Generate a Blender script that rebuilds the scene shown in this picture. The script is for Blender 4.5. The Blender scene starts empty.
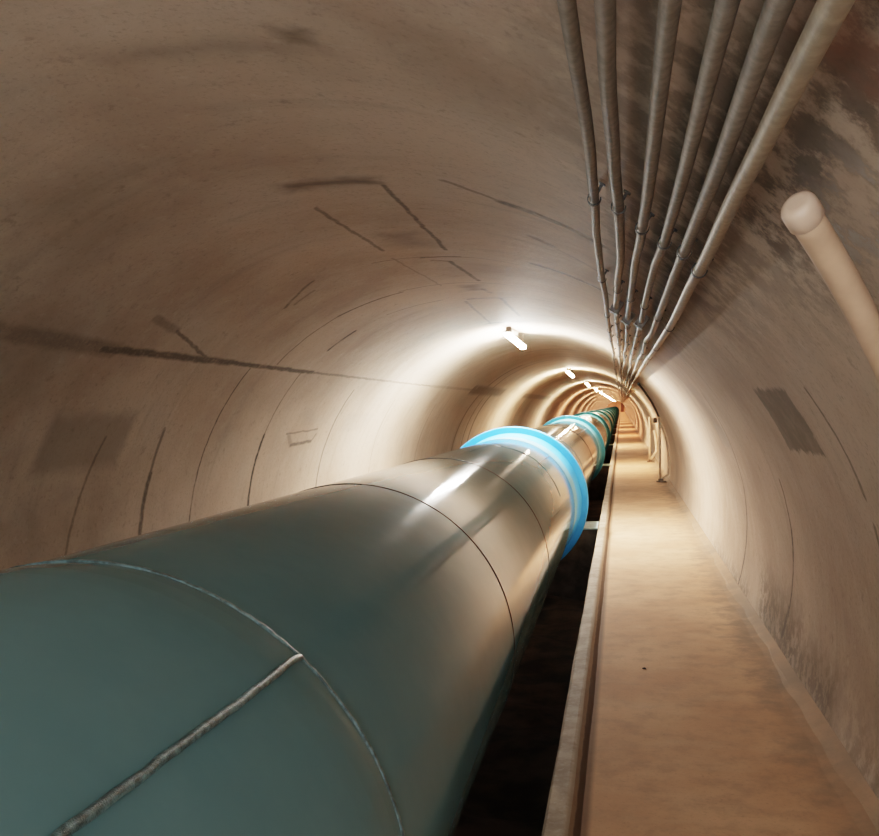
import bpy, math, random
from mathutils import Vector, Matrix
random.seed(7)
sc = bpy.context.scene
COL = sc.collection
PI = math.pi
rad = math.radians

# ------------------------------------------------------------------ layout (metres; y runs along the tunnel)
TX, TZ, TR = -1.125, 0.331, 2.08          # tunnel axis and radius
PX, PZ, PR = -1.286, 0.394, 0.79          # water main axis and radius
Y0, Y1 = -2.6, 200.0                      # built length of the tunnel
FL0, FSTEP = 10.60, 11.5                  # first flange, pitch of the flanges
LP0, LSTEP = 10.65, 11.6                  # first lamp, pitch of the lamps

def ring(phi, rho, y):                    # a point by its angle from the crown (degrees, + to the right)
    p = rad(phi)
    return Vector((TX + rho*math.sin(p), y, TZ + rho*math.cos(p)))

# ------------------------------------------------------------------ mesh helpers
class MB:
    def __init__(s): s.v=[]; s.f=[]; s.sm=[]; s.uv={}
    def add(s, vs, fs, smooth=False):
        o=len(s.v); s.v+=[Vector(v) for v in vs]
        for f in fs: s.f.append([i+o for i in f]); s.sm.append(smooth)
    def box(s, lo, hi, mat=None):
        x0,y0,z0=lo; x1,y1,z1=hi
        vs=[Vector(p) for p in ((x0,y0,z0),(x1,y0,z0),(x1,y1,z0),(x0,y1,z0),(x0,y0,z1),(x1,y0,z1),(x1,y1,z1),(x0,y1,z1))]
        if mat: vs=[mat@v for v in vs]
        s.add(vs,[(0,3,2,1),(4,5,6,7),(0,1,5,4),(1,2,6,5),(2,3,7,6),(3,0,4,7)])
    def bevel_box(s, lo, hi, b, mat=None):
        # box with chamfered edges: three inset shells
        import bmesh
        bm=bmesh.new(); x0,y0,z0=lo; x1,y1,z1=hi
        vs=[bm.verts.new(p) for p in ((x0,y0,z0),(x1,y0,z0),(x1,y1,z0),(x0,y1,z0),(x0,y0,z1),(x1,y0,z1),(x1,y1,z1),(x0,y1,z1))]
        for f in ((0,3,2,1),(4,5,6,7),(0,1,5,4),(1,2,6,5),(2,3,7,6),(3,0,4,7)): bm.faces.new([vs[i] for i in f])
        bmesh.ops.bevel(bm, geom=bm.edges[:], offset=b, segments=2, profile=.5, affect='EDGES')
        bm.verts.index_update()
        V=[v.co.copy() for v in bm.verts]
        if mat: V=[mat@v for v in V]
        s.add(V,[[v.index for v in f.verts] for f in bm.faces]); bm.free()
    def prism_y(s, prof, ya, yb, n=1, jig=None):
        # closed counter-clockwise (x,z) profile swept along y
        m=len(prof); vs=[]
        for k in range(n+1):
            y=ya+(yb-ya)*k/n
            for i,(x,z) in enumerate(prof):
                dx,dz=jig(i,y) if jig else (0,0)
                vs.append((x+dx,y,z+dz))
        fs=[]
        for k in range(n):
            for i in range(m):
                j=(i+1)%m
                fs.append((k*m+i,k*m+j,(k+1)*m+j,(k+1)*m+i))
        fs.append(tuple(range(m))[::-1]); fs.append(tuple(n*m+i for i in range(m)))
        s.add(vs,fs)
    def tube(s, pts, r, seg=12, cap=True):
        pts=[Vector(p) for p in pts]; n=len(pts)
        rs=r if isinstance(r,(list,tuple)) else [r]*n
        vs=[]; up=None
        for i,p in enumerate(pts):
            t=(pts[min(i+1,n-1)]-pts[max(i-1,0)]).normalized()
            if up is None:
                up=Vector((0,0,1)) if abs(t.z)<.9 else Vector((1,0,0))
            a=t.cross(up).normalized(); up=a.cross(t).normalized()
            for k in range(seg):
                q=2*PI*k/seg
                vs.append(p+a*(math.cos(q)*rs[i])+up*(math.sin(q)*rs[i]))
        fs=[]
        for i in range(n-1):
            for k in range(seg):
                k2=(k+1)%seg
                fs.append((i*seg+k,i*seg+k2,(i+1)*seg+k2,(i+1)*seg+k))
        s.add(vs,fs,True)
        if cap:
            o=len(s.v)-len(vs)
            s.f.append([o+k for k in range(seg)][::-1]); s.sm.append(False)
            s.f.append([o+(n-1)*seg+k for k in range(seg)]); s.sm.append(False)
    def lathe_y(s, prof, cx, cz, seg=96, close=False, sharp=True):
        # (y, radius) profile turned about a line along y
        if sharp:
            for (a,b) in zip(prof, prof[1:]+([prof[0]] if close else [])):
                s._band([a,b],cx,cz,seg)
        else: s._band(prof+([prof[0]] if close else []),cx,cz,seg)
    def _band(s, prof, cx, cz, seg):
        vs=[]
        for (y,r) in prof:
            for k in range(seg):
                q=2*PI*k/seg
                vs.append((cx+r*math.sin(q),y,cz+r*math.cos(q)))
        fs=[]
        for i in range(len(prof)-1):
            for k in range(seg):
                k2=(k+1)%seg
                fs.append((i*seg+k,(i+1)*seg+k,(i+1)*seg+k2,i*seg+k2))
        s.add(vs,fs,True)
    def build(s, name, mat, parent=None, origin=None):
        o3=Vector(origin) if origin is not None else Vector((0,0,0))
        me=bpy.data.meshes.new(name)
        me.from_pydata([v-o3 for v in s.v],[],s.f); me.update()
        me.polygons.foreach_set('use_smooth',s.sm)
        me.materials.append(mat)
        o=bpy.data.objects.new(name,me); COL.objects.link(o)
        if parent is not None: o.parent=parent
        else: o.location=o3
        return o

def tag(o,label=None,cat=None,group=None,kind=None):
    if label: o['label']=label
    if cat: o['category']=cat
    if group: o['group']=group
    if kind: o['kind']=kind
    return o
def empty(name,loc):
    o=bpy.data.objects.new(name,None); o.location=loc; o.empty_display_size=.2
    COL.objects.link(o); return o
def copy_tree(o,parent=None):
    c=o.copy(); COL.objects.link(c)
    if parent is not None: c.parent=parent
    for ch in list(o.children): copy_tree(ch,c)
    return c

# ------------------------------------------------------------------ node helpers
class NT:
    def __init__(s,tree): s.t=tree
    def n(s,typ,**kw):
        nd=s.t.nodes.new(typ)
        for k,v in kw.items(): setattr(nd,k,v)
        return nd
    def put(s,sock,v):
        if hasattr(v,'is_linked') or isinstance(v,bpy.types.NodeSocket): s.t.links.new(v,sock)
        else: sock.default_value=v
    def m(s,op,a,b=0.0,c=None,clamp=False):
        nd=s.n('ShaderNodeMath',operation=op); nd.use_clamp=clamp
        s.put(nd.inputs[0],a); s.put(nd.inputs[1],b)
        if c is not None: s.put(nd.inputs[2],c)
        return nd.outputs[0]
    def vm(s,op,a,b=None):
        nd=s.n('ShaderNodeVectorMath',operation=op)
        s.put(nd.inputs[0],a)
        if b is not None:
            s.put(nd.inputs[3 if op=='SCALE' else 1],b)
        return nd.outputs['Value'] if op in('LENGTH','DOT_PRODUCT') else nd.outputs['Vector']
    def ss(s,v,a,b,lo=0.0,hi=1.0):
        nd=s.n('ShaderNodeMapRange',interpolation_type='SMOOTHSTEP')
        s.put(nd.inputs[0],v); s.put(nd.inputs[1],a); s.put(nd.inputs[2],b); s.put(nd.inputs[3],lo); s.put(nd.inputs[4],hi)
        return nd.outputs[0]
    def noise(s,vec,scale,detail=4,rough=.55,dim='3D',lac=2.0):
        nd=s.n('ShaderNodeTexNoise',noise_dimensions=dim)
        if vec is not None: s.put(nd.inputs['Vector'],vec)
        nd.inputs['Scale'].default_value=scale; nd.inputs['Detail'].default_value=detail; nd.inputs['Roughness'].default_value=rough
        return nd
    def mix(s,fac,a,b,blend='MIX'):
        nd=s.n('ShaderNodeMix',data_type='RGBA',blend_type=blend)
        s.put(nd.inputs[0],fac)
        for i,v in ((6,a),(7,b)):
            if isinstance(v,(tuple,list)): v=tuple(v)+((1,) if len(v)==3 else ())
            s.put(nd.inputs[i],v)
        return nd.outputs[2]
    def scale(s,vec,xyz):
        nd=s.n('ShaderNodeMapping'); s.put(nd.inputs[0],vec); nd.inputs['Scale'].default_value=xyz
        return nd.outputs[0]

def new_mat(name):
    m=bpy.data.materials.new(name); m.use_nodes=True
    t=NT(m.node_tree); b=m.node_tree.nodes['Principled BSDF']
    return m,t,b
def srgb(r,g,b):
    f=lambda c:(c/255/12.92) if c/255<=.04045 else ((c/255+.055)/1.055)**2.4
    return (f(r),f(g),f(b),1)
def bump(t,b,h,strength,dist=.01):
    nd=t.n('ShaderNodeBump'); nd.inputs['Strength'].default_value=strength; nd.inputs['Distance'].default_value=dist
    t.put(nd.inputs['Height'],h); t.t.links.new(nd.outputs[0],b.inputs['Normal'])
def simple(name,col,rough=.6,metal=0,var=.15,scale=8,bmp=.1,spec=.5,dark=None):
    m,t,b=new_mat(name)
    tc=t.n('ShaderNodeTexCoord')
    n=t.noise(tc.outputs['Object'],scale,5,.6)
    d=tuple(c*(1-var*2.2) for c in col[:3])+(1,) if dark is None else dark
    c=t.mix(t.ss(n.outputs[0],.35,.68),d,tuple(c*(1+var*.5) for c in col[:3])+(1,))
    t.put(b.inputs['Base Color'],c)
    b.inputs['Roughness'].default_value=rough; b.inputs['Metallic'].default_value=metal
    b.inputs['Specular IOR Level'].default_value=spec
    if bmp: bump(t,b,t.noise(tc.outputs['Object'],scale*9,3).outputs[0],bmp,.004)
    return m

# ------------------------------------------------------------------ node groups: one stroke, one rectangle, in (y, arc length) coordinates
def make_seg_group():
    g=bpy.data.node_groups.new('stroke','ShaderNodeTree'); t=NT(g)
    for nm,ty in (('P','NodeSocketVector'),('A','NodeSocketVector'),('B','NodeSocketVector'),('W','NodeSocketFloat'),('S','NodeSocketFloat'),('Acc','NodeSocketFloat')):
        g.interface.new_socket(nm,in_out='INPUT',socket_type=ty)
    g.interface.new_socket('Mask',in_out='OUTPUT',socket_type='NodeSocketFloat')
    i=t.n('NodeGroupInput'); o=t.n('NodeGroupOutput')
    # leaning on the running maximum makes the strokes evaluate one after another
    p0=t.vm('ADD',i.outputs['P'],t.m('MULTIPLY',i.outputs['Acc'],1e-9))
    pa=t.vm('SUBTRACT',p0,i.outputs['A']); ba=t.vm('SUBTRACT',i.outputs['B'],i.outputs['A'])
    h=t.m('DIVIDE',t.vm('DOT_PRODUCT',pa,ba),t.vm('DOT_PRODUCT',ba,ba),clamp=True)
    d=t.vm('LENGTH',t.vm('SUBTRACT',pa,t.vm('SCALE',ba,h)))
    v=t.ss(d,t.m('MULTIPLY',i.outputs['W'],.4),t.m('MULTIPLY',i.outputs['W'],1.35),1.0,0.0)
    t.put(o.inputs[0],t.m('MAXIMUM',i.outputs['Acc'],t.m('MULTIPLY',v,i.outputs['S'])))
    return g
def make_box_group():
    g=bpy.data.node_groups.new('patch','ShaderNodeTree'); t=NT(g)
    for nm,ty in (('P','NodeSocketVector'),('C','NodeSocketVector'),('H','NodeSocketVector'),('E','NodeSocketFloat'),('S','NodeSocketFloat'),('Acc','NodeSocketFloat')):
        g.interface.new_socket(nm,in_out='INPUT',socket_type=ty)
    g.interface.new_socket('Mask',in_out='OUTPUT',socket_type='NodeSocketFloat')
    i=t.n('NodeGroupInput'); o=t.n('NodeGroupOutput')
    q=t.vm('SUBTRACT',t.vm('ABSOLUTE',t.vm('SUBTRACT',t.vm('ADD',i.outputs['P'],t.m('MULTIPLY',i.outputs['Acc'],1e-9)),i.outputs['C'])),i.outputs['H'])
    sp=t.n('ShaderNodeSeparateXYZ'); t.put(sp.inputs[0],q)
    d=t.m('MAXIMUM',sp.outputs[0],sp.outputs[1])
    v=t.ss(d,t.m('MULTIPLY',i.outputs['E'],-1.0),i.outputs['E'],1.0,0.0)
    t.put(o.inputs[0],t.m('MAXIMUM',i.outputs['Acc'],t.m('MULTIPLY',v,i.outputs['S'])))
    return g
SEG=make_seg_group(); BOX=make_box_group()

# ------------------------------------------------------------------ materials
def lining_material(name,lo,hi):
    # one concrete for the whole lining; each of its three pieces only carries the marks that lie on it
    m,t,b=new_mat(name)
    near=lambda a,b_:max(a,b_)>lo-4 and min(a,b_)<hi+4
    uvn=t.n('ShaderNodeUVMap'); uvn.uv_map='UVMap'; P=uvn.outputs[0]
    tc=t.n('ShaderNodeTexCoord'); G=tc.outputs['Object']
    # wobbling copies of the coordinates, so that no edge is ruler straight
    n1=t.noise(P,9,4,.6); n2=t.noise(P,1.6,4,.6); n3=t.noise(P,34,3,.6)
    def wob(nd,a):
        v=t.vm('SUBTRACT',nd.outputs['Color'],(.5,.5,.5)); return t.vm('SCALE',v,a)
    Pw=t.vm('ADD',P,wob(n1,.035)); Pw=t.vm('MULTIPLY',Pw,(1,1,0))
    Pp=t.vm('ADD',P,wob(n1,.10)); Pp=t.vm('ADD',Pp,wob(n3,.015)); Pp=t.vm('MULTIPLY',Pp,(1,1,0))
    Ps=t.vm('ADD',P,wob(n2,.9)); Ps=t.vm('ADD',Ps,wob(n1,.25)); Ps=t.vm('MULTIPLY',Ps,(1,1,0))
    def UV(y,phi): return (y,rad(phi)*TR,0)
    def seg(acc,y1,p1,y2,p2,w,s,P_=None):
        nd=t.n('ShaderNodeGroup'); nd.node_tree=SEG
        t.put(nd.inputs[0],P_ or Pw); nd.inputs[1].default_value=UV(y1,p1); nd.inputs[2].default_value=UV(y2,p2)
        nd.inputs[3].default_value=w*1.35; nd.inputs[4].default_value=s; t.put(nd.inputs[5],acc)
        return nd.outputs[0]
    def box(y,phi,hy,hphi,e,s,P_,acc=0.0):
        nd=t.n('ShaderNodeGroup'); nd.node_tree=BOX
        t.put(nd.inputs[0],P_); nd.inputs[1].default_value=UV(y,phi); nd.inputs[2].default_value=(hy,rad(hphi)*TR,1)
        nd.inputs[3].default_value=e; nd.inputs[4].default_value=s; t.put(nd.inputs[5],acc)
        return nd.outputs[0]
    def mx(lst):
        r=0.0
        for a in lst:
            if near(a[1]-a[3]*1.5,a[1]+a[3]*1.5): r=box(*a,acc=r)
        return r
    # --- joints between the rings and hairline marks
    acc=[0.0]
    def S(*a):
        if near(a[1],a[3]): acc[0]=seg(acc[0],*a)     # chained one by one, so few values are held at a time
    # left side, foot of the wall up to the shoulder
    S(4.50,-79,4.62,-58,.010,.45); S(5.33,-80,5.31,-66,.020,.8); S(5.31,-66,5.27,-57,.014,.6)
    S(6.04,-80,5.95,-43,.008,.8)
    S(7.12,-80,7.03,-60,.016,1.0); S(7.03,-60,6.96,-42,.008,.7)
    S(8.88,-80,8.75,-47,.012,.75); S(10.9,-80,10.7,-50,.010,.45)
    S(13.5,-80,13.4,-52,.02,.35); S(16.6,-82,16.8,-20,.05,.6); S(17.6,-82,17.5,-5,.03,.8); S(18.3,-82,18.2,-45,.06,.7)
    S(25.5,-85,25.3,10,.05,.6); S(33.0,-85,33.0,30,.07,.5)
    # over the crown
    S(6.34,-41,6.38,-25,.008,.7); S(6.38,-25,6.50,-12,.014,.75); S(6.45,-12,6.66,10,.010,.45); S(6.66,10,6.6,22,.006,.4)
    S(7.05,-35,7.08,-28,.018,.85); S(7.13,-20,7.30,-8,.007,.6); S(7.50,-3,7.55,4.5,.016,.9); S(7.5,5,7.2,29,.006,.5)
    S(5.33,-9,5.40,0,.007,.5); S(5.42,-1,5.44,5,.014,.75); S(5.44,5,5.5,15,.007,.45); S(5.5,15,5.25,30,.005,.4)
    S(5.47,-27,5.25,-19,.012,.55); S(5.52,-25.5,5.46,-21,.012,.4)
    S(9.55,-7,9.72,4,.028,.75); S(14.5,-10,14.4,16,.03,.5)
    S(8.6,14,8.3,28,.010,.5); S(10.5,16,10.2,30,.010,.5)
    # marks of the crown panels
    S(3.66,5.3,5.20,4.1,.010,.68); S(3.93,-5.3,5.06,-5.0,.009,.55); S(3.55,-4.5,3.62,5.2,.022,.32)
    S(5.60,2.6,6.50,3.7,.012,.7); S(5.55,-.2,5.60,2.6,.010,.7); S(6.95,2.6,7.2,3.2,.016,.55); S(7.55,4.2,9.1,3.8,.012,.6)
    S(7.6,-4.2,9.6,-6.2,.010,.45); S(5.3,-5.4,6.6,-4.4,.006,.35)
    # smears on the right shoulder before the conduits
    S(3.68,19,3.76,30,.034,.8,); S(3.5,13,3.66,18,.014,.5); S(4.33,20.5,4.40,22.5,.028,.55); S(4.42,22,4.6,29,.018,.3); S(5.32,18,5.33,30,.032,.75)
    # right wall
    S(6.55,54,6.67,66,.010,.8); S(6.67,66,6.80,75,.009,.85); S(6.80,75,7.40,100,.014,.85)
    S(4.90,69,5.00,77,.012,.75); S(5.00,77,5.10,82,.014,.85); S(5.1,82,5.29,92,.012,.7); S(5.29,91,5.4,96,.02,.6)
    S(3.05,55,3.05,62,.010,.65); S(3.05,62,3.08,66,.012,.6); S(3.10,69,3.2,76,.012,.6)
    S(8.2,66,8.4,84,.008,.35); S(7.5,50,8.2,66,.010,.25)
    S(2.05,62,2.1,80,.006,.25)
    # long crack along the left shoulder
    S(2.4,-40.2,4.2,-42.0,.040,.42); S(4.1,-42.0,5.6,-42.0,.022,.75); S(5.5,-42.0,7.2,-42.3,.016,.8); S(7.0,-42.3,12,-42.8,.010,.55); S(12,-42.8,19,-42.4,.02,.3)
    S(15.5,-42.5,19.5,-42.4,.09,.6); S(24,-43,33,-43,.07,.5)
    S(5.2,-41.5,4.6,-37,.010,.6); S(4.6,-37,4.3,-35.3,.022,.35)
    # outline of a small patch on the left wall
    S(7.55,-60.2,8.35,-59.5,.008,.55); S(7.62,-60.5,7.78,-63.5,.022,.35); S(7.78,-63.6,8.32,-63.0,.014,.7); S(8.32,-63,8.38,-61,.010,.6)
    gate=t.ss(t.noise(P,3.1,3,.7).outputs[0],.28,.46,.45,1.0)
    fine=t.ss(n3.outputs[0],.30,.55,.72,1.0)
    lines=t.m('MULTIPLY',t.m('MULTIPLY',acc[0],gate),fine)
    # --- base tone: large cloudy variation, streaks round the ring, fine speckle
    big=t.noise(G,.55,5,.6).outputs[0]; mid=t.noise(G,2.3,6,.62).outputs[0]
    stk=t.noise(t.scale(P,(7.0,.7,1)),1.0,5,.6).outputs[0]
    spk=t.noise(G,55,4,.75).outputs[0]; pit=t.noise(G,13,5,.7).outputs[0]
    c=t.mix(t.ss(big,.36,.66),(.44,.312,.225),(.61,.456,.340))
    c=t.mix(t.ss(mid,.40,.72,0,.45),c,(.62,.50,.39))
    c=t.mix(t.ss(stk,.52,.75,0,.30),c,(.30,.235,.175))
    c=t.mix(t.ss(spk,.50,.78,.0,.45),c,(.17,.125,.09))
    c=t.mix(t.ss(pit,.58,.72,0,.45),c,(.25,.185,.135))
    c=t.mix(t.ss(pit,.42,.28,0,.35),c,(.64,.52,.41))
    # --- soft damp stains
    st=mx([(3.3,-45,.35,7,.35,.55,Ps), (2.3,-52,.5,6,.4,.40,Ps), (2.17,10.5,.05,1.1,.05,1.0,Pp), (2.24,4,.05,9,.08,.45,Pp), (2.1,-20,.4,10,.4,.25,Ps),
           (3.0,-25,.5,8,.5,.35,Ps), (3.58,0,.05,5,.07,.75,Pp), (4.85,0,.22,3.0,.10,.5,Pp), (6.85,1,.16,2,.07,.7,Pp),
           (5.5,95,.5,5,.25,.75,Pp), (4.5,96,.5,4,.2,.55,Pp), (2.4,84,.4,6,.4,.35,Ps), (7.1,58,.25,5,.15,.4,Ps),
           (2.2,24,.3,10,.3,.35,Ps), (1.7,-70,.6,8,.4,.35,Ps), (4.4,-70,.5,6,.3,.35,Ps)])
    c=t.mix(t.m('MULTIPLY',st,t.ss(mid,.30,.62,.45,1.0)),c,(.155,.115,.08))
    foot=mx([(5.6,96,.7,5,.2,.9,Pp),(4.6,97,.5,4,.2,.7,Pp),(7.3,99,.5,2.5,.12,.8,Pp),(8.6,99,.7,2,.15,.6,Pp),(3.2,99,.6,4,.3,.6,Pp)])
    c=t.mix(t.m('MULTIPLY',foot,t.ss(pit,.44,.54,.1,.85)),c,(.13,.095,.068))
    # --- wet, black mottled zone round the conduits and above the white drain pipe
    wet=mx([(1.45,43,.75,3.6,.35,1,Pp), (2.4,38.5,1.1,4.5,.5,.85,Pp), (4.0,40,1.6,3.5,.5,.45,Ps), (1.30,48,.35,4.0,.25,.85,Pp)])
    wn=t.noise(P,7.5,8,.70).outputs[0]
    c=t.mix(t.m('MULTIPLY',wet,t.ss(wn,.42,.55,.2,.97)),c,(.022,.018,.014))
    red=box(.95,43.6,.22,1.6,.12,.8,Ps)
    c=t.mix(t.m('MULTIPLY',red,t.ss(mid,.38,.6)),c,(.30,.12,.07))
    white=mx([(1.30,49.0,.16,2.2,.08,.8,Pp), (1.62,46.0,.2,1.6,.08,.6,Pp)])
    c=t.mix(t.m('MULTIPLY',white,t.ss(wn,.47,.54)),c,(.55,.50,.46))
    # --- mortar patches
    pr=mx([(3.78,58.6,.36,4.2,.012,.95,Pp)])
    c=t.mix(t.m('MULTIPLY',pr,t.ss(t.noise(P,6,5,.65).outputs[0],.3,.62,.70,1.0)),c,(.185,.145,.105))
    plm=box(4.45,-58.4,.40,4.8,.06,.50,Pp)
    c=t.mix(plm,c,(.21,.165,.125))
    pt=mx([(7.0,64,.30,2.6,.03,.35,Pp),(9.6,-58,.5,3,.03,.15,Pp)])
    c=t.mix(pt,c,(.30,.27,.235))
    c=t.mix(lines,c,(.05,.037,.027))
    t.put(b.inputs['Base Color'],c)
    b.inputs['Roughness'].default_value=.72; b.inputs['Specular IOR Level'].default_value=.35
    h=t.m('ADD',t.m('MULTIPLY',mid,1.0),t.m('MULTIPLY',n1.outputs[0],.35))
    h=t.m('ADD',h,t.m('MULTIPLY',spk,.08)); h=t.m('ADD',h,0.0)
    bump(t,b,h,.35,.02)
    return m

def floor_material():
    m,t,b=new_mat('walkway_concrete')
    tc=t.n('ShaderNodeTexCoord'); G=tc.outputs['Object']
    a=t.noise(G,.9,6,.6).outputs[0]; f=t.noise(G,6,6,.65).outputs[0]; s=t.noise(G,60,3,.7).outputs[0]
    tr=t.noise(t.scale(G,(1.0,3.5,1)),1.6,4,.6).outputs[0]
    c=t.mix(t.ss(a,.35,.68),(.56,.315,.178),(.70,.425,.25))
    c=t.mix(t.ss(f,.42,.72,0,.45),c,(.34,.225,.14))
    c=t.mix(t.ss(tr,.5,.75,0,.35),c,(.64,.42,.26))
    c=t.mix(t.ss(s,.52,.80,0,.35),c,(.20,.13,.085))
    # darker dirt along the foot of the right wall
    sp=t.n('ShaderNodeSeparateXYZ'); t.put(sp.inputs[0],G)
    e=t.ss(t.m('ADD',sp.outputs[0],t.m('MULTIPLY',t.m('SUBTRACT',f,.5),.5)),.60,.90)
    c=t.mix(t.m('MULTIPLY',e,t.ss(a,.35,.6,.45,.95)),c,(.27,.19,.13))
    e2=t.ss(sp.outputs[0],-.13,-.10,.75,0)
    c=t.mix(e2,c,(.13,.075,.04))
    t.put(b.inputs['Base Color'],c); b.inputs['Roughness'].default_value=.8; b.inputs['Specular IOR Level'].default_value=.25
    h=t.m('ADD',t.m('MULTIPLY',f,.6),t.m('MULTIPLY',s,.12)); h=t.m('ADD',h,a)
    bump(t,b,h,.30,.02)
    return m

def kerb_material():
    m,t,b=new_mat('kerb_concrete')
    tc=t.n('ShaderNodeTexCoord'); G=tc.outputs['Object']
    f=t.noise(G,7,6,.65).outputs[0]; s=t.noise(G,45,3,.7).outputs[0]
    c=t.mix(t.ss(f,.35,.65),(.30,.215,.145),(.46,.355,.25))
    c=t.mix(t.ss(s,.5,.75,0,.5),c,(.54,.46,.36))
    sp=t.n('ShaderNodeSeparateXYZ'); t.put(sp.inputs[0],G)
    x=t.m('ADD',sp.outputs[0],t.m('MULTIPLY',t.m('SUBTRACT',f,.5),.018))
    c=t.mix(t.ss(x,-.196,-.182,0,.72),c,(.25,.16,.095))
    c=t.mix(t.ss(x,-.166,-.160,0,.88),c,(.085,.045,.022))
    t.put(b.inputs['Base Color'],c); b.inputs['Roughness'].default_value=.75
    bump(t,b,t.m('ADD',f,t.m('MULTIPLY',s,.25)),.4,.012)
    return m

def pipe_paint(name,base,hi,rough=.3):
    m,t,b=new_mat(name)
    tc=t.n('ShaderNodeTexCoord'); G=tc.outputs['Object']
    a=t.noise(G,1.1,5,.6).outputs[0]; f=t.noise(G,5,5,.6).outputs[0]; s=t.noise(G,110,2,.7).outputs[0]
    c=t.mix(t.ss(a,.35,.68),base,hi)
    c=t.mix(t.ss(f,.35,.85,0,.35),c,tuple(x*1.15 for x in hi[:3]))
    # dust lying along the top of the pipe
    t.put(b.inputs['Base Color'],c)
    r=t.ss(t.m('ADD',t.m('MULTIPLY',a,.6),t.m('MULTIPLY',f,.4)),.2,.85,rough-.012,rough+.02)
    t.put(b.inputs['Roughness'],r)
    b.inputs['Specular IOR Level'].default_value=.10
    bump(t,b,t.m('ADD',t.m('MULTIPLY',a,1.0),t.m('MULTIPLY',s,.01)),.05,.006)
    return m

M={}
M['floor']=floor_material()
M['kerb']=kerb_material()
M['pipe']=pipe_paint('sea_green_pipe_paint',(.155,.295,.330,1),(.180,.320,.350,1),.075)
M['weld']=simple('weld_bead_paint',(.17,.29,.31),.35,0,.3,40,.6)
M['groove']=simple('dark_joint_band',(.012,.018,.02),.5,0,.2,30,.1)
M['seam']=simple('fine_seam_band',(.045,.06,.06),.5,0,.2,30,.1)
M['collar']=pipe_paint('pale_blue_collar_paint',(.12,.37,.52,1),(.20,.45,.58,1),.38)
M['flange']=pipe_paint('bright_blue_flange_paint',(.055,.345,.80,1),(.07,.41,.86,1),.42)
M['flange_mid_shaded']=pipe_paint('shaded_flange_paint',(.06,.27,.42,1),(.075,.32,.48,1),.42)  # flange blue darkened in the colour, for a face that catches less lamplight
M['flange_far_shaded']=pipe_paint('deep_shaded_flange_paint',(.02,.10,.13,1),(.03,.13,.16,1),.4)  # deeper copy: shade on the far flange faces put into the colour
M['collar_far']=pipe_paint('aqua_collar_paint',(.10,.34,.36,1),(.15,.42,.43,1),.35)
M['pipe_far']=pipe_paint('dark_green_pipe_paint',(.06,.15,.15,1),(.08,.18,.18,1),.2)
M['conduit']=simple('grey_conduit_plastic',(.235,.195,.155),.6,0,.13,45,.15)
M['conduit_warm']=simple('buff_conduit_plastic',(.36,.285,.20),.55,0,.10,40,.12)
M['strap']=simple('dark_strap_steel',(.06,.05,.042),.55,.2,.3,30,.1)
M['box']=simple('grey_junction_box',(.24,.20,.165),.5,0,.15,30,.1)
M['pvc']=simple('cream_plastic_drainpipe',(.60,.385,.25),.42,0,.10,5,.05)
M['pvc2']=simple('cream_plastic_socket',(.62,.43,.31),.45,0,.06,8,.05)
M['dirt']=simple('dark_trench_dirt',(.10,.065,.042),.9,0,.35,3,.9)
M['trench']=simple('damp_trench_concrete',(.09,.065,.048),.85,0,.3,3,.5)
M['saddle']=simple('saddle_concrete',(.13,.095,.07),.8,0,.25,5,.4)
M['plate']=simple('pale_blue_bearing_plate',(.36,.47,.48),.5,0,.15,9,.15)
M['post']=simple('pale_post_plastic',(.86,.68,.50),.5,0,.15,9,.1)
M['clamp']=simple('brown_clamp_steel',(.22,.14,.09),.6,.1,.3,30,.1)
M['cable']=simple('dark_cable_rubber',(.045,.035,.03),.6,0,.2,30,.1)
M['housing']=simple('lamp_housing_steel',(.20,.17,.14),.5,.2,.15,20,.05)
M['door']=simple('rust_brown_door',(.10,.035,.018),.6,0,.2,6,.1)
M['pebble']=simple('dark_stone_chip',(.06,.03,.02),.8,0,.3,30,.3)
M['far']=simple('far_wall_concrete',(.55,.36,.24),.8,0,.15,.8,.2)

def lamp_mat(name,col,strength):
    m,t,b=new_mat(name)
    b.inputs['Base Color'].default_value=(.9,.9,.88,1); b.inputs['Roughness'].default_value=.3
    lw=t.n('ShaderNodeTexCoord'); n=t.noise(lw.outputs['Object'],3,1)
    c=t.mix(t.ss(n.outputs[0],.3,.7,0,.15),col,(1,1,1,1))
    t.put(b.inputs['Emission Color'],c); b.inputs['Emission Strength'].default_value=strength
    return m

# ------------------------------------------------------------------ the setting
def lining(name,pa,pb):
    mat=lining_material('concrete_'+name,pa,pb)
    n=max(2,int(abs(pb-pa)/1.5)); ys=[]
    y=Y0
    while y<Y1: ys.append(y); y+=.25 if y<14 else 1.0
    ys.append(Y1)
    vs=[];uv=[]
    for y in ys:
        for i in range(n+1):
            ph=pa+(pb-pa)*i/n
            vs.append(ring(ph,TR,y)); uv.append((y,rad(ph)*TR))
    fs=[]
    for k in range(len(ys)-1):
        for i in range(n):
            fs.append((k*(n+1)+i,k*(n+1)+i+1,(k+1)*(n+1)+i+1,(k+1)*(n+1)+i))
    me=bpy.data.meshes.new(name); me.from_pydata(vs,[],fs); me.update()
    me.polygons.foreach_set('use_smooth',[True]*len(fs))
    L=me.uv_layers.new(name='UVMap')
    for lp in me.loops: L.data[lp.index].uv=uv[lp.vertex_index]
    me.materials.append(mat)
    o=bpy.data.objects.new(name,me); COL.objects.link(o); o['kind']='structure'
    return o
lining('wall_left',-101,-45); lining('ceiling',-45,45); lining('wall_right',45,101)

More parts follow.
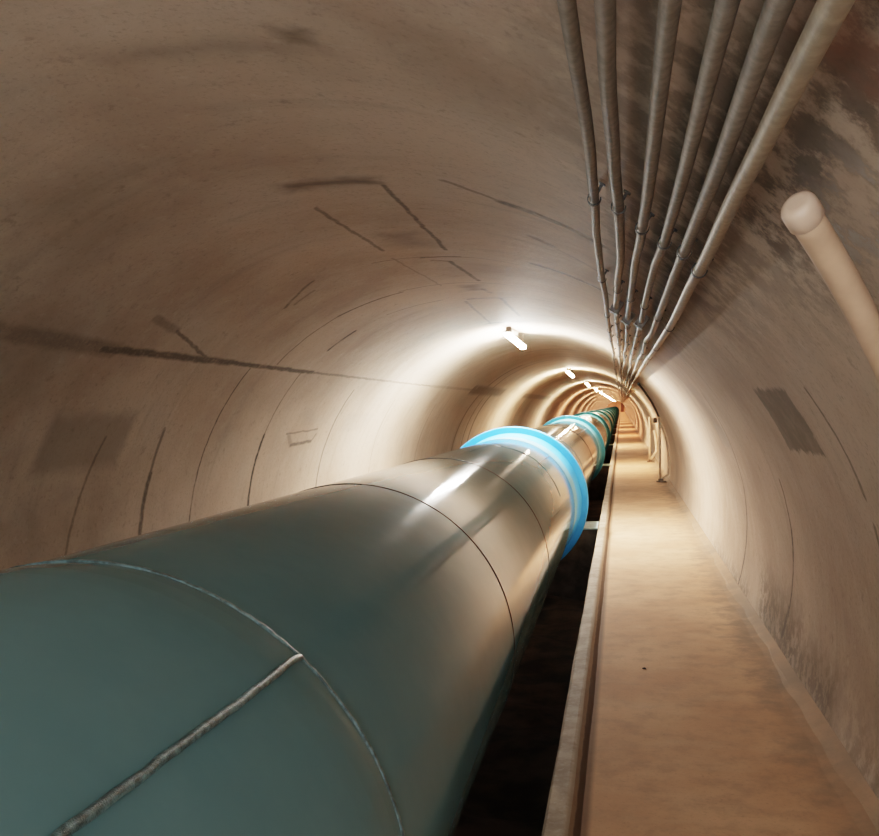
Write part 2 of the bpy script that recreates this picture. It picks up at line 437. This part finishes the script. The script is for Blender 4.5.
# walkway on the right: slab cut to the curve of the lining, top very slightly uneven
def slab_profile(side):
    if side>0:
        pr=[(-.262,-.86),(.55,-.86)]
        for k in range(5):
            z=-.86+.86*k/4; pr.append((TX+math.sqrt(TR*TR-(z-TZ)**2)-.004,z))
        pr[-1]=(TX+math.sqrt(TR*TR-(.035-TZ)**2)-.004,.035); pr+=[(.89,.016),(.87,.005),(.83,0),(.5,0),(.1,0),(-.262,0)]
    else:
        pr=[]
        xs=-2.36
        for k in range(5):
            z=-(.86*k/4); pr.append((TX-math.sqrt(TR*TR-(z-TZ)**2)+.004,z))
        pr+=[(xs,-.86),(xs,0)]
    return pr
def fj(i,y):
    if y>30 or i not in (7,8,9): return (0,0)
    a=math.sin(y*2.1+i)+.7*math.sin(y*5.3+1.3*i)+.5*math.sin(y*11.7)
    return (.010*a-.006,.0015*a)
mb=MB(); mb.prism_y(slab_profile(1),Y0,Y1,1400,fj); o=mb.build('floor',M['floor']); o['kind']='structure'
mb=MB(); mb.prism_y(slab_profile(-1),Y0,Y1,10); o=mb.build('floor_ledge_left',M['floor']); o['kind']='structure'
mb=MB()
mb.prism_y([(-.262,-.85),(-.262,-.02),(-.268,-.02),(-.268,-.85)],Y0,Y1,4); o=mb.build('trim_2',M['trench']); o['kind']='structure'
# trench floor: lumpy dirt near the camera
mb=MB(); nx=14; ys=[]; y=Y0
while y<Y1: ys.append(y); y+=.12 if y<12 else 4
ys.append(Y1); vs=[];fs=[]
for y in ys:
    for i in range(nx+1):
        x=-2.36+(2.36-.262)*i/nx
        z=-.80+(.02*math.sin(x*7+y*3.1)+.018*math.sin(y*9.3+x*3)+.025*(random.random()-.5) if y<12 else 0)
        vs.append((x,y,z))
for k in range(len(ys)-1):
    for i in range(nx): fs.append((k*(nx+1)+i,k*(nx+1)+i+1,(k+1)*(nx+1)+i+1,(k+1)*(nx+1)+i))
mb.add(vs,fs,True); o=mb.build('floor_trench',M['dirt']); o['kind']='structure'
# kerb along the trench
def kj(i,y):
    return (.0018*math.sin(y*2.3+i*1.7)+.001*math.sin(y*7.1+i), .0016*math.sin(y*3.1) if i in(1,2,3,4) else 0)
mb=MB(); mb.prism_y([(-.270,-.05),(-.140,-.05),(-.140,.0),(-.158,.030),(-.180,.056),(-.200,.062),(-.258,.060),(-.270,.048)][::1],Y0,60,260,kj)
o=mb.build('trim_1',M['kerb']); o['kind']='structure'
mb=MB(); mb.prism_y([(-.270,-.05),(-.140,-.05),(-.140,.0),(-.180,.056),(-.258,.060),(-.270,.048)],60,Y1,2)
o=mb.build('trim_3',M['kerb']); o['kind']='structure'
# far end of the built length
mb=MB(); seg=64
mb.add([ring(360*k/seg,TR,Y1) for k in range(seg)],[tuple(range(seg))[::-1]]); o=mb.build('wall_far',M['far']); o['kind']='structure'
d=MB(); d.bevel_box((-.02,Y1-.10,0),(.62,Y1-.02,1.95),.02); d0=d.build('door_1',M['door']); d0['kind']='structure'
h=MB(); h.tube([(.06,Y1-.10,1.0),(.06,Y1-.15,1.0),(.16,Y1-.15,1.0)],.012,8); h.build('door_handle',M['housing'],d0)

# ------------------------------------------------------------------ the water main: one bolted section between two flanges at a time
ORD='first second third fourth fifth sixth seventh eighth ninth tenth eleventh twelfth thirteenth fourteenth fifteenth sixteenth seventeenth eighteenth'.split()
def ring_band(y,r0,w,h,seg=128,jit=0):
    mb=MB()
    prof=[(y-w/2,r0-.002),(y-w/2,r0+h*.6),(y-w/4,r0+h),(y+w/4,r0+h),(y+w/2,r0+h*.6),(y+w/2,r0-.002)]
    if not jit: mb.lathe_y(prof,PX,PZ,seg,sharp=False)
    else:
        vs=[];fs=[];n=len(prof)
        for k in range(seg):
            q=2*PI*k/seg; dy=jit*(random.random()-.5); dr=jit*.5*(random.random()-.5)
            for (yy,r) in prof:
                rr=r+(dr if r>r0 else 0); vs.append((PX+rr*math.sin(q),yy+dy,PZ+rr*math.cos(q)))
        for k in range(seg):
            k2=(k+1)%seg
            for i in range(n-1): fs.append((k*n+i,k*n+i+1,k2*n+i+1,k2*n+i))
        mb.add(vs,fs,True)
    return mb
def arc_mark(pts,w,mat,name,root,org,h=.003):
    # thin raised strip following (y, phi) points on the barrel
    P=[]
    for (a,b) in zip(pts,pts[1:]):
        k=max(2,int(max(abs(a[1]-b[1])/2,abs(a[0]-b[0])/.08)))
        for i in range(k): P.append((a[0]+(b[0]-a[0])*i/k,a[1]+(b[1]-a[1])*i/k))
    P.append(pts[-1])
    mb=MB(); mb.tube([(PX+(PR+h*.2)*math.sin(rad(p)),y,PZ+(PR+h*.2)*math.cos(rad(p))) for y,p in P],w,8)
    return mb.build(name,mat,root,org)
FLARE=.014                                 # the nearest length widens slightly before its ring weld
def section(ya,yb,near=False,far=False):
    org=Vector((PX,ya,PZ-PR)); root=empty('water_main_section',org)
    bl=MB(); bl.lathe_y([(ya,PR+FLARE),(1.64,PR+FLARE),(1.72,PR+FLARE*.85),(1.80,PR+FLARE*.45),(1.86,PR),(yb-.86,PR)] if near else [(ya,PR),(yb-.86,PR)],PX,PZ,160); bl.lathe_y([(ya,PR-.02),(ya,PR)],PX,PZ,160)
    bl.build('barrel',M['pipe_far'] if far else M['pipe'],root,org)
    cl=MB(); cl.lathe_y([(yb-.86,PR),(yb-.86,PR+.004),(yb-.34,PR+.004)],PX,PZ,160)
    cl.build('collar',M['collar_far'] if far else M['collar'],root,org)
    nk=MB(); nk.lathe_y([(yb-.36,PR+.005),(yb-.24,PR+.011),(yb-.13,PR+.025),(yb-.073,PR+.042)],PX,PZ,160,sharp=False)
    nk.build('neck',M['flange_far_shaded'] if far else M['flange_mid_shaded'] if not near else M['flange'],root,org)
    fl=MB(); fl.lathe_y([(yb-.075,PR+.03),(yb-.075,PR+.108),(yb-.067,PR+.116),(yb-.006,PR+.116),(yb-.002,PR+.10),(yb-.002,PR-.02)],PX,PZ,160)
    fl.build('flange',M['flange_far_shaded'] if far else M['flange_mid_shaded'] if not near else M['flange'],root,org)
    if not near:
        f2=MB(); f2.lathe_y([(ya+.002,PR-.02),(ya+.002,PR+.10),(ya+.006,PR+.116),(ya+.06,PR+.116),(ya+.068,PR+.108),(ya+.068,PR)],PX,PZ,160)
        f2.build('flange',M['flange_mid_shaded'],root,org)
        ring_band(ya+2.2,PR,.014,.004).build('seam_band',M['seam'],root,org)
        ring_band(ya+5.9,PR,.014,.004).build('seam_band',M['seam'],root,org)
        arc_mark([(ya+.3,28),(ya+2.2,28)],.006,M['weld'],'lengthwise_weld',root,org)
        arc_mark([(ya+6.0,40),(yb-1.2,40)],.006,M['weld'],'lengthwise_weld',root,org)
    return root,org
s0,org=section(Y0,FL0,True)
tag(s0,'near section of the big sea-green water pipe, with a welded ring seam, ending at the first bright blue flange','pipe','water main sections')
ring_band(1.865,PR,.011,.005,256,.005).build('ring_weld',M['weld'],s0,org)
ring_band(4.03,PR,.013,.003).build('joint_band',M['groove'],s0,org)
ring_band(6.14,PR,.013,.003).build('joint_band',M['groove'],s0,org)
P=[]; y=Y0+.05
while y<1.85:
    P.append((y,44.4+.25*math.sin(y*5)+.15*random.uniform(-1,1))); y+=.04
P.append((1.862,44.7))
mb=MB(); mb.tube([(PX+(PR+FLARE*min(1,(1.86-yy)/.16)+.001)*math.sin(rad(p)),yy,PZ+(PR+FLARE*min(1,(1.86-yy)/.16)+.001)*math.cos(rad(p))) for yy,p in P],[.0085+.0015*random.random() for _ in P],10)
mb.build('lengthwise_weld',M['weld'],s0,org)
arc_mark([(8.30,8),(8.40,24),(8.50,36),(8.40,52),(8.25,68)],.0035,M['seam'],'seam_band',s0,org)
arc_mark([(8.36,41.3),(9.65,41.3)],.004,M['seam'],'seam_band',s0,org)
s1,_=section(FL0,FL0+FSTEP)
tag(s1,'beige-lit pipe section between the first and second blue flanges','pipe','water main sections')
nsec=16
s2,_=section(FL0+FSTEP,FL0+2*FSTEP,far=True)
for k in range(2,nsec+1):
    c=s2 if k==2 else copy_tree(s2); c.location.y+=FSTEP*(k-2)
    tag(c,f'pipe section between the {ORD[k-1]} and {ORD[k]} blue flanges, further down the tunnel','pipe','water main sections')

# concrete saddle blocks under each flange, with the pale plate along the front edge
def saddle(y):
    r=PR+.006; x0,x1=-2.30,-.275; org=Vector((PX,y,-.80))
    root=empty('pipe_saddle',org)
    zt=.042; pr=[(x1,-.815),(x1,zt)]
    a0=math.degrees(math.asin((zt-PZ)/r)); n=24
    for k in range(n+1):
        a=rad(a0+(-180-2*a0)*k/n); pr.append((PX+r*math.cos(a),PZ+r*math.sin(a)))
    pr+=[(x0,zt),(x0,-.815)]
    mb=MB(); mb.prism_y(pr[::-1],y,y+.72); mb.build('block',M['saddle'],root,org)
    for (xa,xb) in ((PX+math.sqrt(r*r-(zt-PZ)**2)+.02,x1-.002),(x0+.002,PX-math.sqrt(r*r-(zt-PZ)**2)-.02)):
        mb=MB(); mb.bevel_box((xa,y-.012,zt),(xb,y+.66,zt+.016),.004); mb.build('bearing_plate',M['plate'],root,org)
    return root
q=saddle(FL0+.09)
tag(q,'concrete saddle block with a pale blue top plate under the first blue flange','pipe support','saddles under the water main')
for k in range(1,nsec):
    c=copy_tree(q); c.location.y+=FSTEP*k
    tag(c,f'concrete saddle block in the trench under the {ORD[k]} blue flange','pipe support','saddles under the water main')

# ------------------------------------------------------------------ conduits strapped under the right of the crown
CON=[
 ('leftmost of the six grey conduits on the ceiling, thin and nearly straight',.0138,'conduit',[(-2.6,31.0),(1.42,31.0),(2.1,31.25),(2.64,31.1),(3.27,30.8),(4.19,30.7),(5.12,30.85),(6.54,30.6),(8.5,30.6),(10.5,30.9),(11.5,30.4),(13,30.5)]),
 ('second conduit from the left, grey with a bend before its junction box',.0150,'conduit',[(-2.6,32.85),(1.35,32.85),(1.61,32.8),(2.08,33.0),(2.79,33.4),(3.35,33.55),(4.27,33.1),(5.34,32.65),(6.93,32.85),(8.6,33.1),(11,33.0),(13,33.35)]),
 ('third conduit from the left, grey, curving left towards its junction box',.0142,'conduit',[(-2.6,35.6),(1.24,35.6),(2.24,35.67),(2.8,35.55),(3.42,35.25),(4.35,35.15),(5.5,34.9),(7.06,35.1),(8.2,35.2),(9.17,34.7),(11,35.1),(13,34.6)]),
 ('fourth conduit from the left, grey, with the rightmost of the three junction boxes',.0138,'conduit',[(-2.6,37.65),(1.15,37.65),(1.98,37.75),(2.64,37.7),(3.21,37.35),(4.08,37.3),(5.13,37.37),(6.45,37.3),(8,37.2),(9.76,37.1),(11,37.5),(13,37.2)]),
 ('fifth conduit from the left, grey and straight with no junction box',.0148,'conduit',[(-2.6,39.2),(1.07,39.25),(1.83,39.45),(2.66,39.48),(4.62,39.6),(5.4,39.7),(6.14,39.25),(7.5,39.6),(8.82,39.2),(11,39.3),(13,39.1)]),
 ('rightmost and thickest of the ceiling conduits, buff coloured',.0165,'conduit_warm',[(-2.6,40.75),(1.0,40.72),(1.65,40.85),(2.66,41.2),(4.39,41.6),(6.43,41.5),(8,41.2),(10.45,41.0),(13,41.0)]),
]
QR=2.035
def interp(kp,y):
    for i in range(len(kp)-1):
        if kp[i][0]<=y<=kp[i+1][0]:
            # Catmull-Rom through the points
            p0=kp[max(i-1,0)][1]; p1=kp[i][1]; p2=kp[i+1][1]; p3=kp[min(i+2,len(kp)-1)][1]
            u=(y-kp[i][0])/(kp[i+1][0]-kp[i][0]); u=u*u*(3-2*u)
            return p1+(p2-p1)*u
    return kp[-1][1]
STRAPY=[.2,2.66,4.42,6.1,7.3,8.3,10.2,12.6,15,18,21.5,25,29,34,39,45,52,60]
for ci,(lab,r,mat,kp) in enumerate(CON):
    last=kp[-1][1]
    def phi(y): return interp(kp,y) if y<12.99 else last+.12*math.sin(y*.7+ci*1.3)*min(1,(y-13)/4)
    org=ring(kp[1][1],QR,1.0); root=empty('ceiling_conduit',org); tag(root,lab,'conduit','conduits along the ceiling')
    ys=[]; y=Y0
    while y<Y1-.2: ys.append(y); y+=.15 if y<14 else (.6 if y<40 else 3)
    ys.append(Y1-.2)
    mb=MB(); mb.tube([ring(phi(y),QR,y) for y in ys],r,16); mb.build('tube',M[mat],root,org)
    for sy in STRAPY:
        sy=sy+(.05*math.sin(ci*2.1+sy)); p=phi(sy); c=ring(p,QR,sy); out=(ring(p,TR,sy)-ring(p,QR,sy)).normalized(); tan=Vector((out.z,0,-out.x))
        mb=MB(); n=14; w=.008; prof=[]
        # band round the tube, open towards the lining, and two feet that reach it
        for k in range(n+1):
            a=rad(-35+250*k/n)
            prof.append(c+tan*((r+.003)*math.cos(a))-out*((r+.003)*math.sin(a)))
        vs=[];fs=[]
        for pnt in prof:
            dirv=(pnt-c).normalized()
            for dy in (-w,w):
                vs.append(pnt+Vector((0,dy,0))); vs.append(pnt+dirv*.003+Vector((0,dy,0)))
        for k in range(n):
            a=4*k; b_=4*(k+1)
            fs+= [(a+1,a+3,b_+3,b_+1),(a,b_,b_+2,a+2),(a,a+1,b_+1,b_),(a+2,b_+2,b_+3,a+3)]
        mb.add(vs,fs,False)
        gap=(TR-QR)-.0
        Mx=Matrix((( tan.x,0,out.x,c.x),(0,1,0,c.y),(tan.z,0,out.z,c.z),(0,0,0,1)))
        mb.box((-.004,-.005,r),(.004,.005,gap),Mx)
        mb.box((-r*.7,-.008,gap-.006),(r*.7,.008,gap-.001),Mx)
        mb.build('strap',M['strap'],root,org)
    if ci in (1,2,3):
        by=(5.34,5.55,5.22)[ci-1]; p=phi(by); c=ring(p,QR,by); out=(ring(p,TR,by)-c).normalized(); tan=Vector((out.z,0,-out.x))
        Mx=Matrix((( tan.x,0,out.x,c.x),(0,1,0,c.y),(tan.z,0,out.z,c.z),(0,0,0,1)))
        mb=MB(); mb.bevel_box((-.027,-.045,-.026),(.027,.045,.042),.004,Mx); bx=mb.build('junction_box',M['box'],root,org)
        ld=MB(); ld.bevel_box((-.030,-.050,-.032),(.030,.050,-.026),.002,Mx); ld.build('lid',M['box'],bx,org)

# ------------------------------------------------------------------ lamps along the crown
def ceiling_light(mat):
    org=ring(-2.5,TR-.002,LP0); root=empty('ceiling_light',org)
    L=.57; tilt=rad(-4.0)   # the far end hangs a little lower than the near one
    T=Matrix.Translation(org)@Matrix.Rotation(rad(-3.2),4,'Z')
    Tt=T@Matrix.Translation((0,0,-.115))@Matrix.Rotation(tilt,4,'X')
    mb=MB()
    mb.bevel_box((-.034,-L,.006),(.034,L+.012,.030),.005,Tt)
    mb.bevel_box((-.040,L-.004,-.034),(.040,L+.016,.028),.005,Tt)
    mb.build('housing',M['housing'],root,org)
    for yy in (-.42,.42):
        br=MB(); br.bevel_box((-.03,yy-.02,-.10-yy*.07),(.03,yy+.02,.0),.003,T)
        br.build('bracket',M['housing'],root,org)
    df=MB(); n=10; vs=[];fs=[]; st=[(-L,.55),(-L+.015,.85),(-L+.05,1.0),(L-.012,1.0)]
    for (yy,k) in st:
        for i in range(n+1):
            a=PI*i/n
            vs.append(Tt@Vector((.038*k*math.cos(a),yy,.008-.042*k*math.sin(a))))
    m_=n+1
    for j in range(len(st)-1):
        for i in range(n): fs.append((j*m_+i,j*m_+i+1,(j+1)*m_+i+1,(j+1)*m_+i))
    df.add(vs,fs,True); df.add([vs[i] for i in range(m_)],[tuple(range(m_))[::-1]])
    df.build('diffuser',mat,root,org)
    return root
LM=[lamp_mat('lamp_glow_white',(1,.925,.83,1),1200.0), lamp_mat('lamp_glow_warm',(1,.74,.50,1),1200.0), lamp_mat('lamp_glow_orange',(1,.50,.27,1),1200.0)]
l0=ceiling_light(LM[0]); tag(l0,'nearest lit batten lamp on the crown of the tunnel, above the first blue flange','lamp','batten lamps along the crown')
l1=ceiling_light(LM[1])
l3=ceiling_light(LM[2]); l3.location.y+=LSTEP*3
for k in range(1,17):
    c=l1 if k==1 else l3 if k==3 else copy_tree(l1 if k<3 else l3)
    if k==1: c.location.y+=LSTEP
    elif k!=3: c.location.y+=LSTEP*(k-1 if k<3 else k-3)
    if k==16: c.rotation_euler.z=PI
    tag(c,f'{ORD[k]} lit batten lamp from the camera on the crown of the tunnel','lamp','batten lamps along the crown')

# ------------------------------------------------------------------ cream drain pipe down the right wall
org=ring(70,2.0,1.6); root=empty('drain_pipe',org); tag(root,'cream plastic drain pipe running down the right wall close to the camera','pipe')
def dp(ph,lift=0): return ring(ph,2.0+lift,1.475+max(0,ph-44)*.0305)
mb=MB(); mb.tube([dp(44+(92-44)*k/59) for k in range(60)],.0240,24); mb.build('tube',M['pvc'],root,org)
mb=MB(); mb.tube([dp(44)-(dp(44.6)-dp(44))*k for k in (.86,.82,.66,.42,.15,-.55,-.62)],[.013,.0195,.0245,.0265,.0272,.0272,.0255],24); mb.build('socket',M['pvc2'],root,org)
for ph in (62,82):
    p=dp(ph); out=(ring(ph,TR,p.y)-p).normalized(); tan=Vector((out.z,0,-out.x))
    Mx=Matrix((( tan.x,0,out.x,p.x),(0,1,0,p.y),(tan.z,0,out.z,p.z),(0,0,0,1)))
    mb=MB(); mb.bevel_box((-.012,-.032,-.030),(.012,.032,.078),.003,Mx); mb.build('clip',M['strap'],root,org)

# ------------------------------------------------------------------ posts by the right wall further on, and the cable that drops from the conduits
def wall_post(x,y,ztop,lab,foot_dark,rail_from,rail_r):
    org=Vector((x,y,0)); root=empty('wall_post',org); tag(root,lab,'post')
    mb=MB(); mb.tube([(x,y,.02),(x-.01,y,ztop*.5),(x-.02,y,ztop-.03),(x-.02,y,ztop)],[.026,.025,.025,.022],14); mb.build('post',M['post'],root,org)
    pts=[Vector((x+.02,y,.05))]
    for k in range(13):
        ph=rail_from[0]+(rail_from[1]-rail_from[0])*k/12; pts.append(ring(ph,TR-.05,y))
    mb=MB(); mb.tube(pts,rail_r,10); mb.build('curved_rail',M['post'],root,org)
    mb=MB(); mb.bevel_box((x-.07,y-.06,.0),(x+.12,y+.06,.025),.006); mb.bevel_box((x-.035,y-.035,.02),(x+.06,y+.035,.065),.01); mb.build('foot',M['clamp'],root,org)
wall_post(.745,17.7,1.24,'pale upright post with a curved rail by the right wall, the nearer of two','y',(95,64),.022)
wall_post(.745,24.0,1.17,'pale upright post with a short slanted rail by the right wall, the further of two','y',(92,76),.034)
org=ring(43,TR,16.5); root=empty('drop_cable',org); tag(root,'dark cable dropping from the conduits down the right wall','cable')
mb=MB(); mb.tube([ring(43.2+(63-43.2)*k/24,TR-.025,15.2+2.6*(k/24)**.8) for k in range(25)],.018,10); mb.build('sheath',M['cable'],root,org)
p=ring(64,TR-.11,17.8); mb=MB(); mb.bevel_box((p.x-.035,p.y-.05,p.z-.06),(p.x+.035,p.y+.05,p.z+.04),.012); mb.build('cable_end_box',M['clamp'],root,org)

# a dark stone chip on the walkway
import bmesh
bm=bmesh.new(); bmesh.ops.create_icosphere(bm,subdivisions=2,radius=.012)
for v in bm.verts: v.co*=random.uniform(.75,1.15); v.co.z*=.45
me=bpy.data.meshes.new('stone_chip'); bm.to_mesh(me); bm.free(); me.materials.append(M['pebble'])
o=bpy.data.objects.new('stone_chip',me); COL.objects.link(o); o.location=(.132,5.02,.004); tag(o,'small dark stone chip lying on the bare walkway','stone')

# ------------------------------------------------------------------ sky fill added through the end left open behind the camera, camera, look
w=bpy.data.worlds.new('world'); sc.world=w; w.use_nodes=True
bg=w.node_tree.nodes['Background']; bg.inputs[0].default_value=(.90,.96,1.0,1); bg.inputs[1].default_value=8.5

cam=bpy.data.cameras.new('camera'); co=bpy.data.objects.new('camera',cam); COL.objects.link(co)
cam.sensor_fit='HORIZONTAL'; cam.sensor_width=36.0; cam.lens=880/879*36.0
cam.shift_x=0; cam.shift_y=(586-418)/879.0
cam.clip_start=.02; cam.clip_end=400
R=Matrix(((0.97938587,-0.20199833,0.0),(0.19802058,0.96009971,0.19747505),(-0.03988963,-0.19340428,0.98030791)))
right=R.col[0]; fwd=R.col[1]; up=R.col[2]
mw=Matrix(((right[0],up[0],-fwd[0],0),(right[1],up[1],-fwd[1],0),(right[2],up[2],-fwd[2],1.5),(0,0,0,1)))
co.matrix_world=mw
sc.camera=co
sc.view_settings.view_transform='Filmic'
sc.view_settings.look='Medium High Contrast'
sc.view_settings.exposure=0.08
sc.cycles.use_denoising=True
sc.cycles.max_bounces=10; sc.cycles.diffuse_bounces=4
sc.cycles.sample_clamp_indirect=8
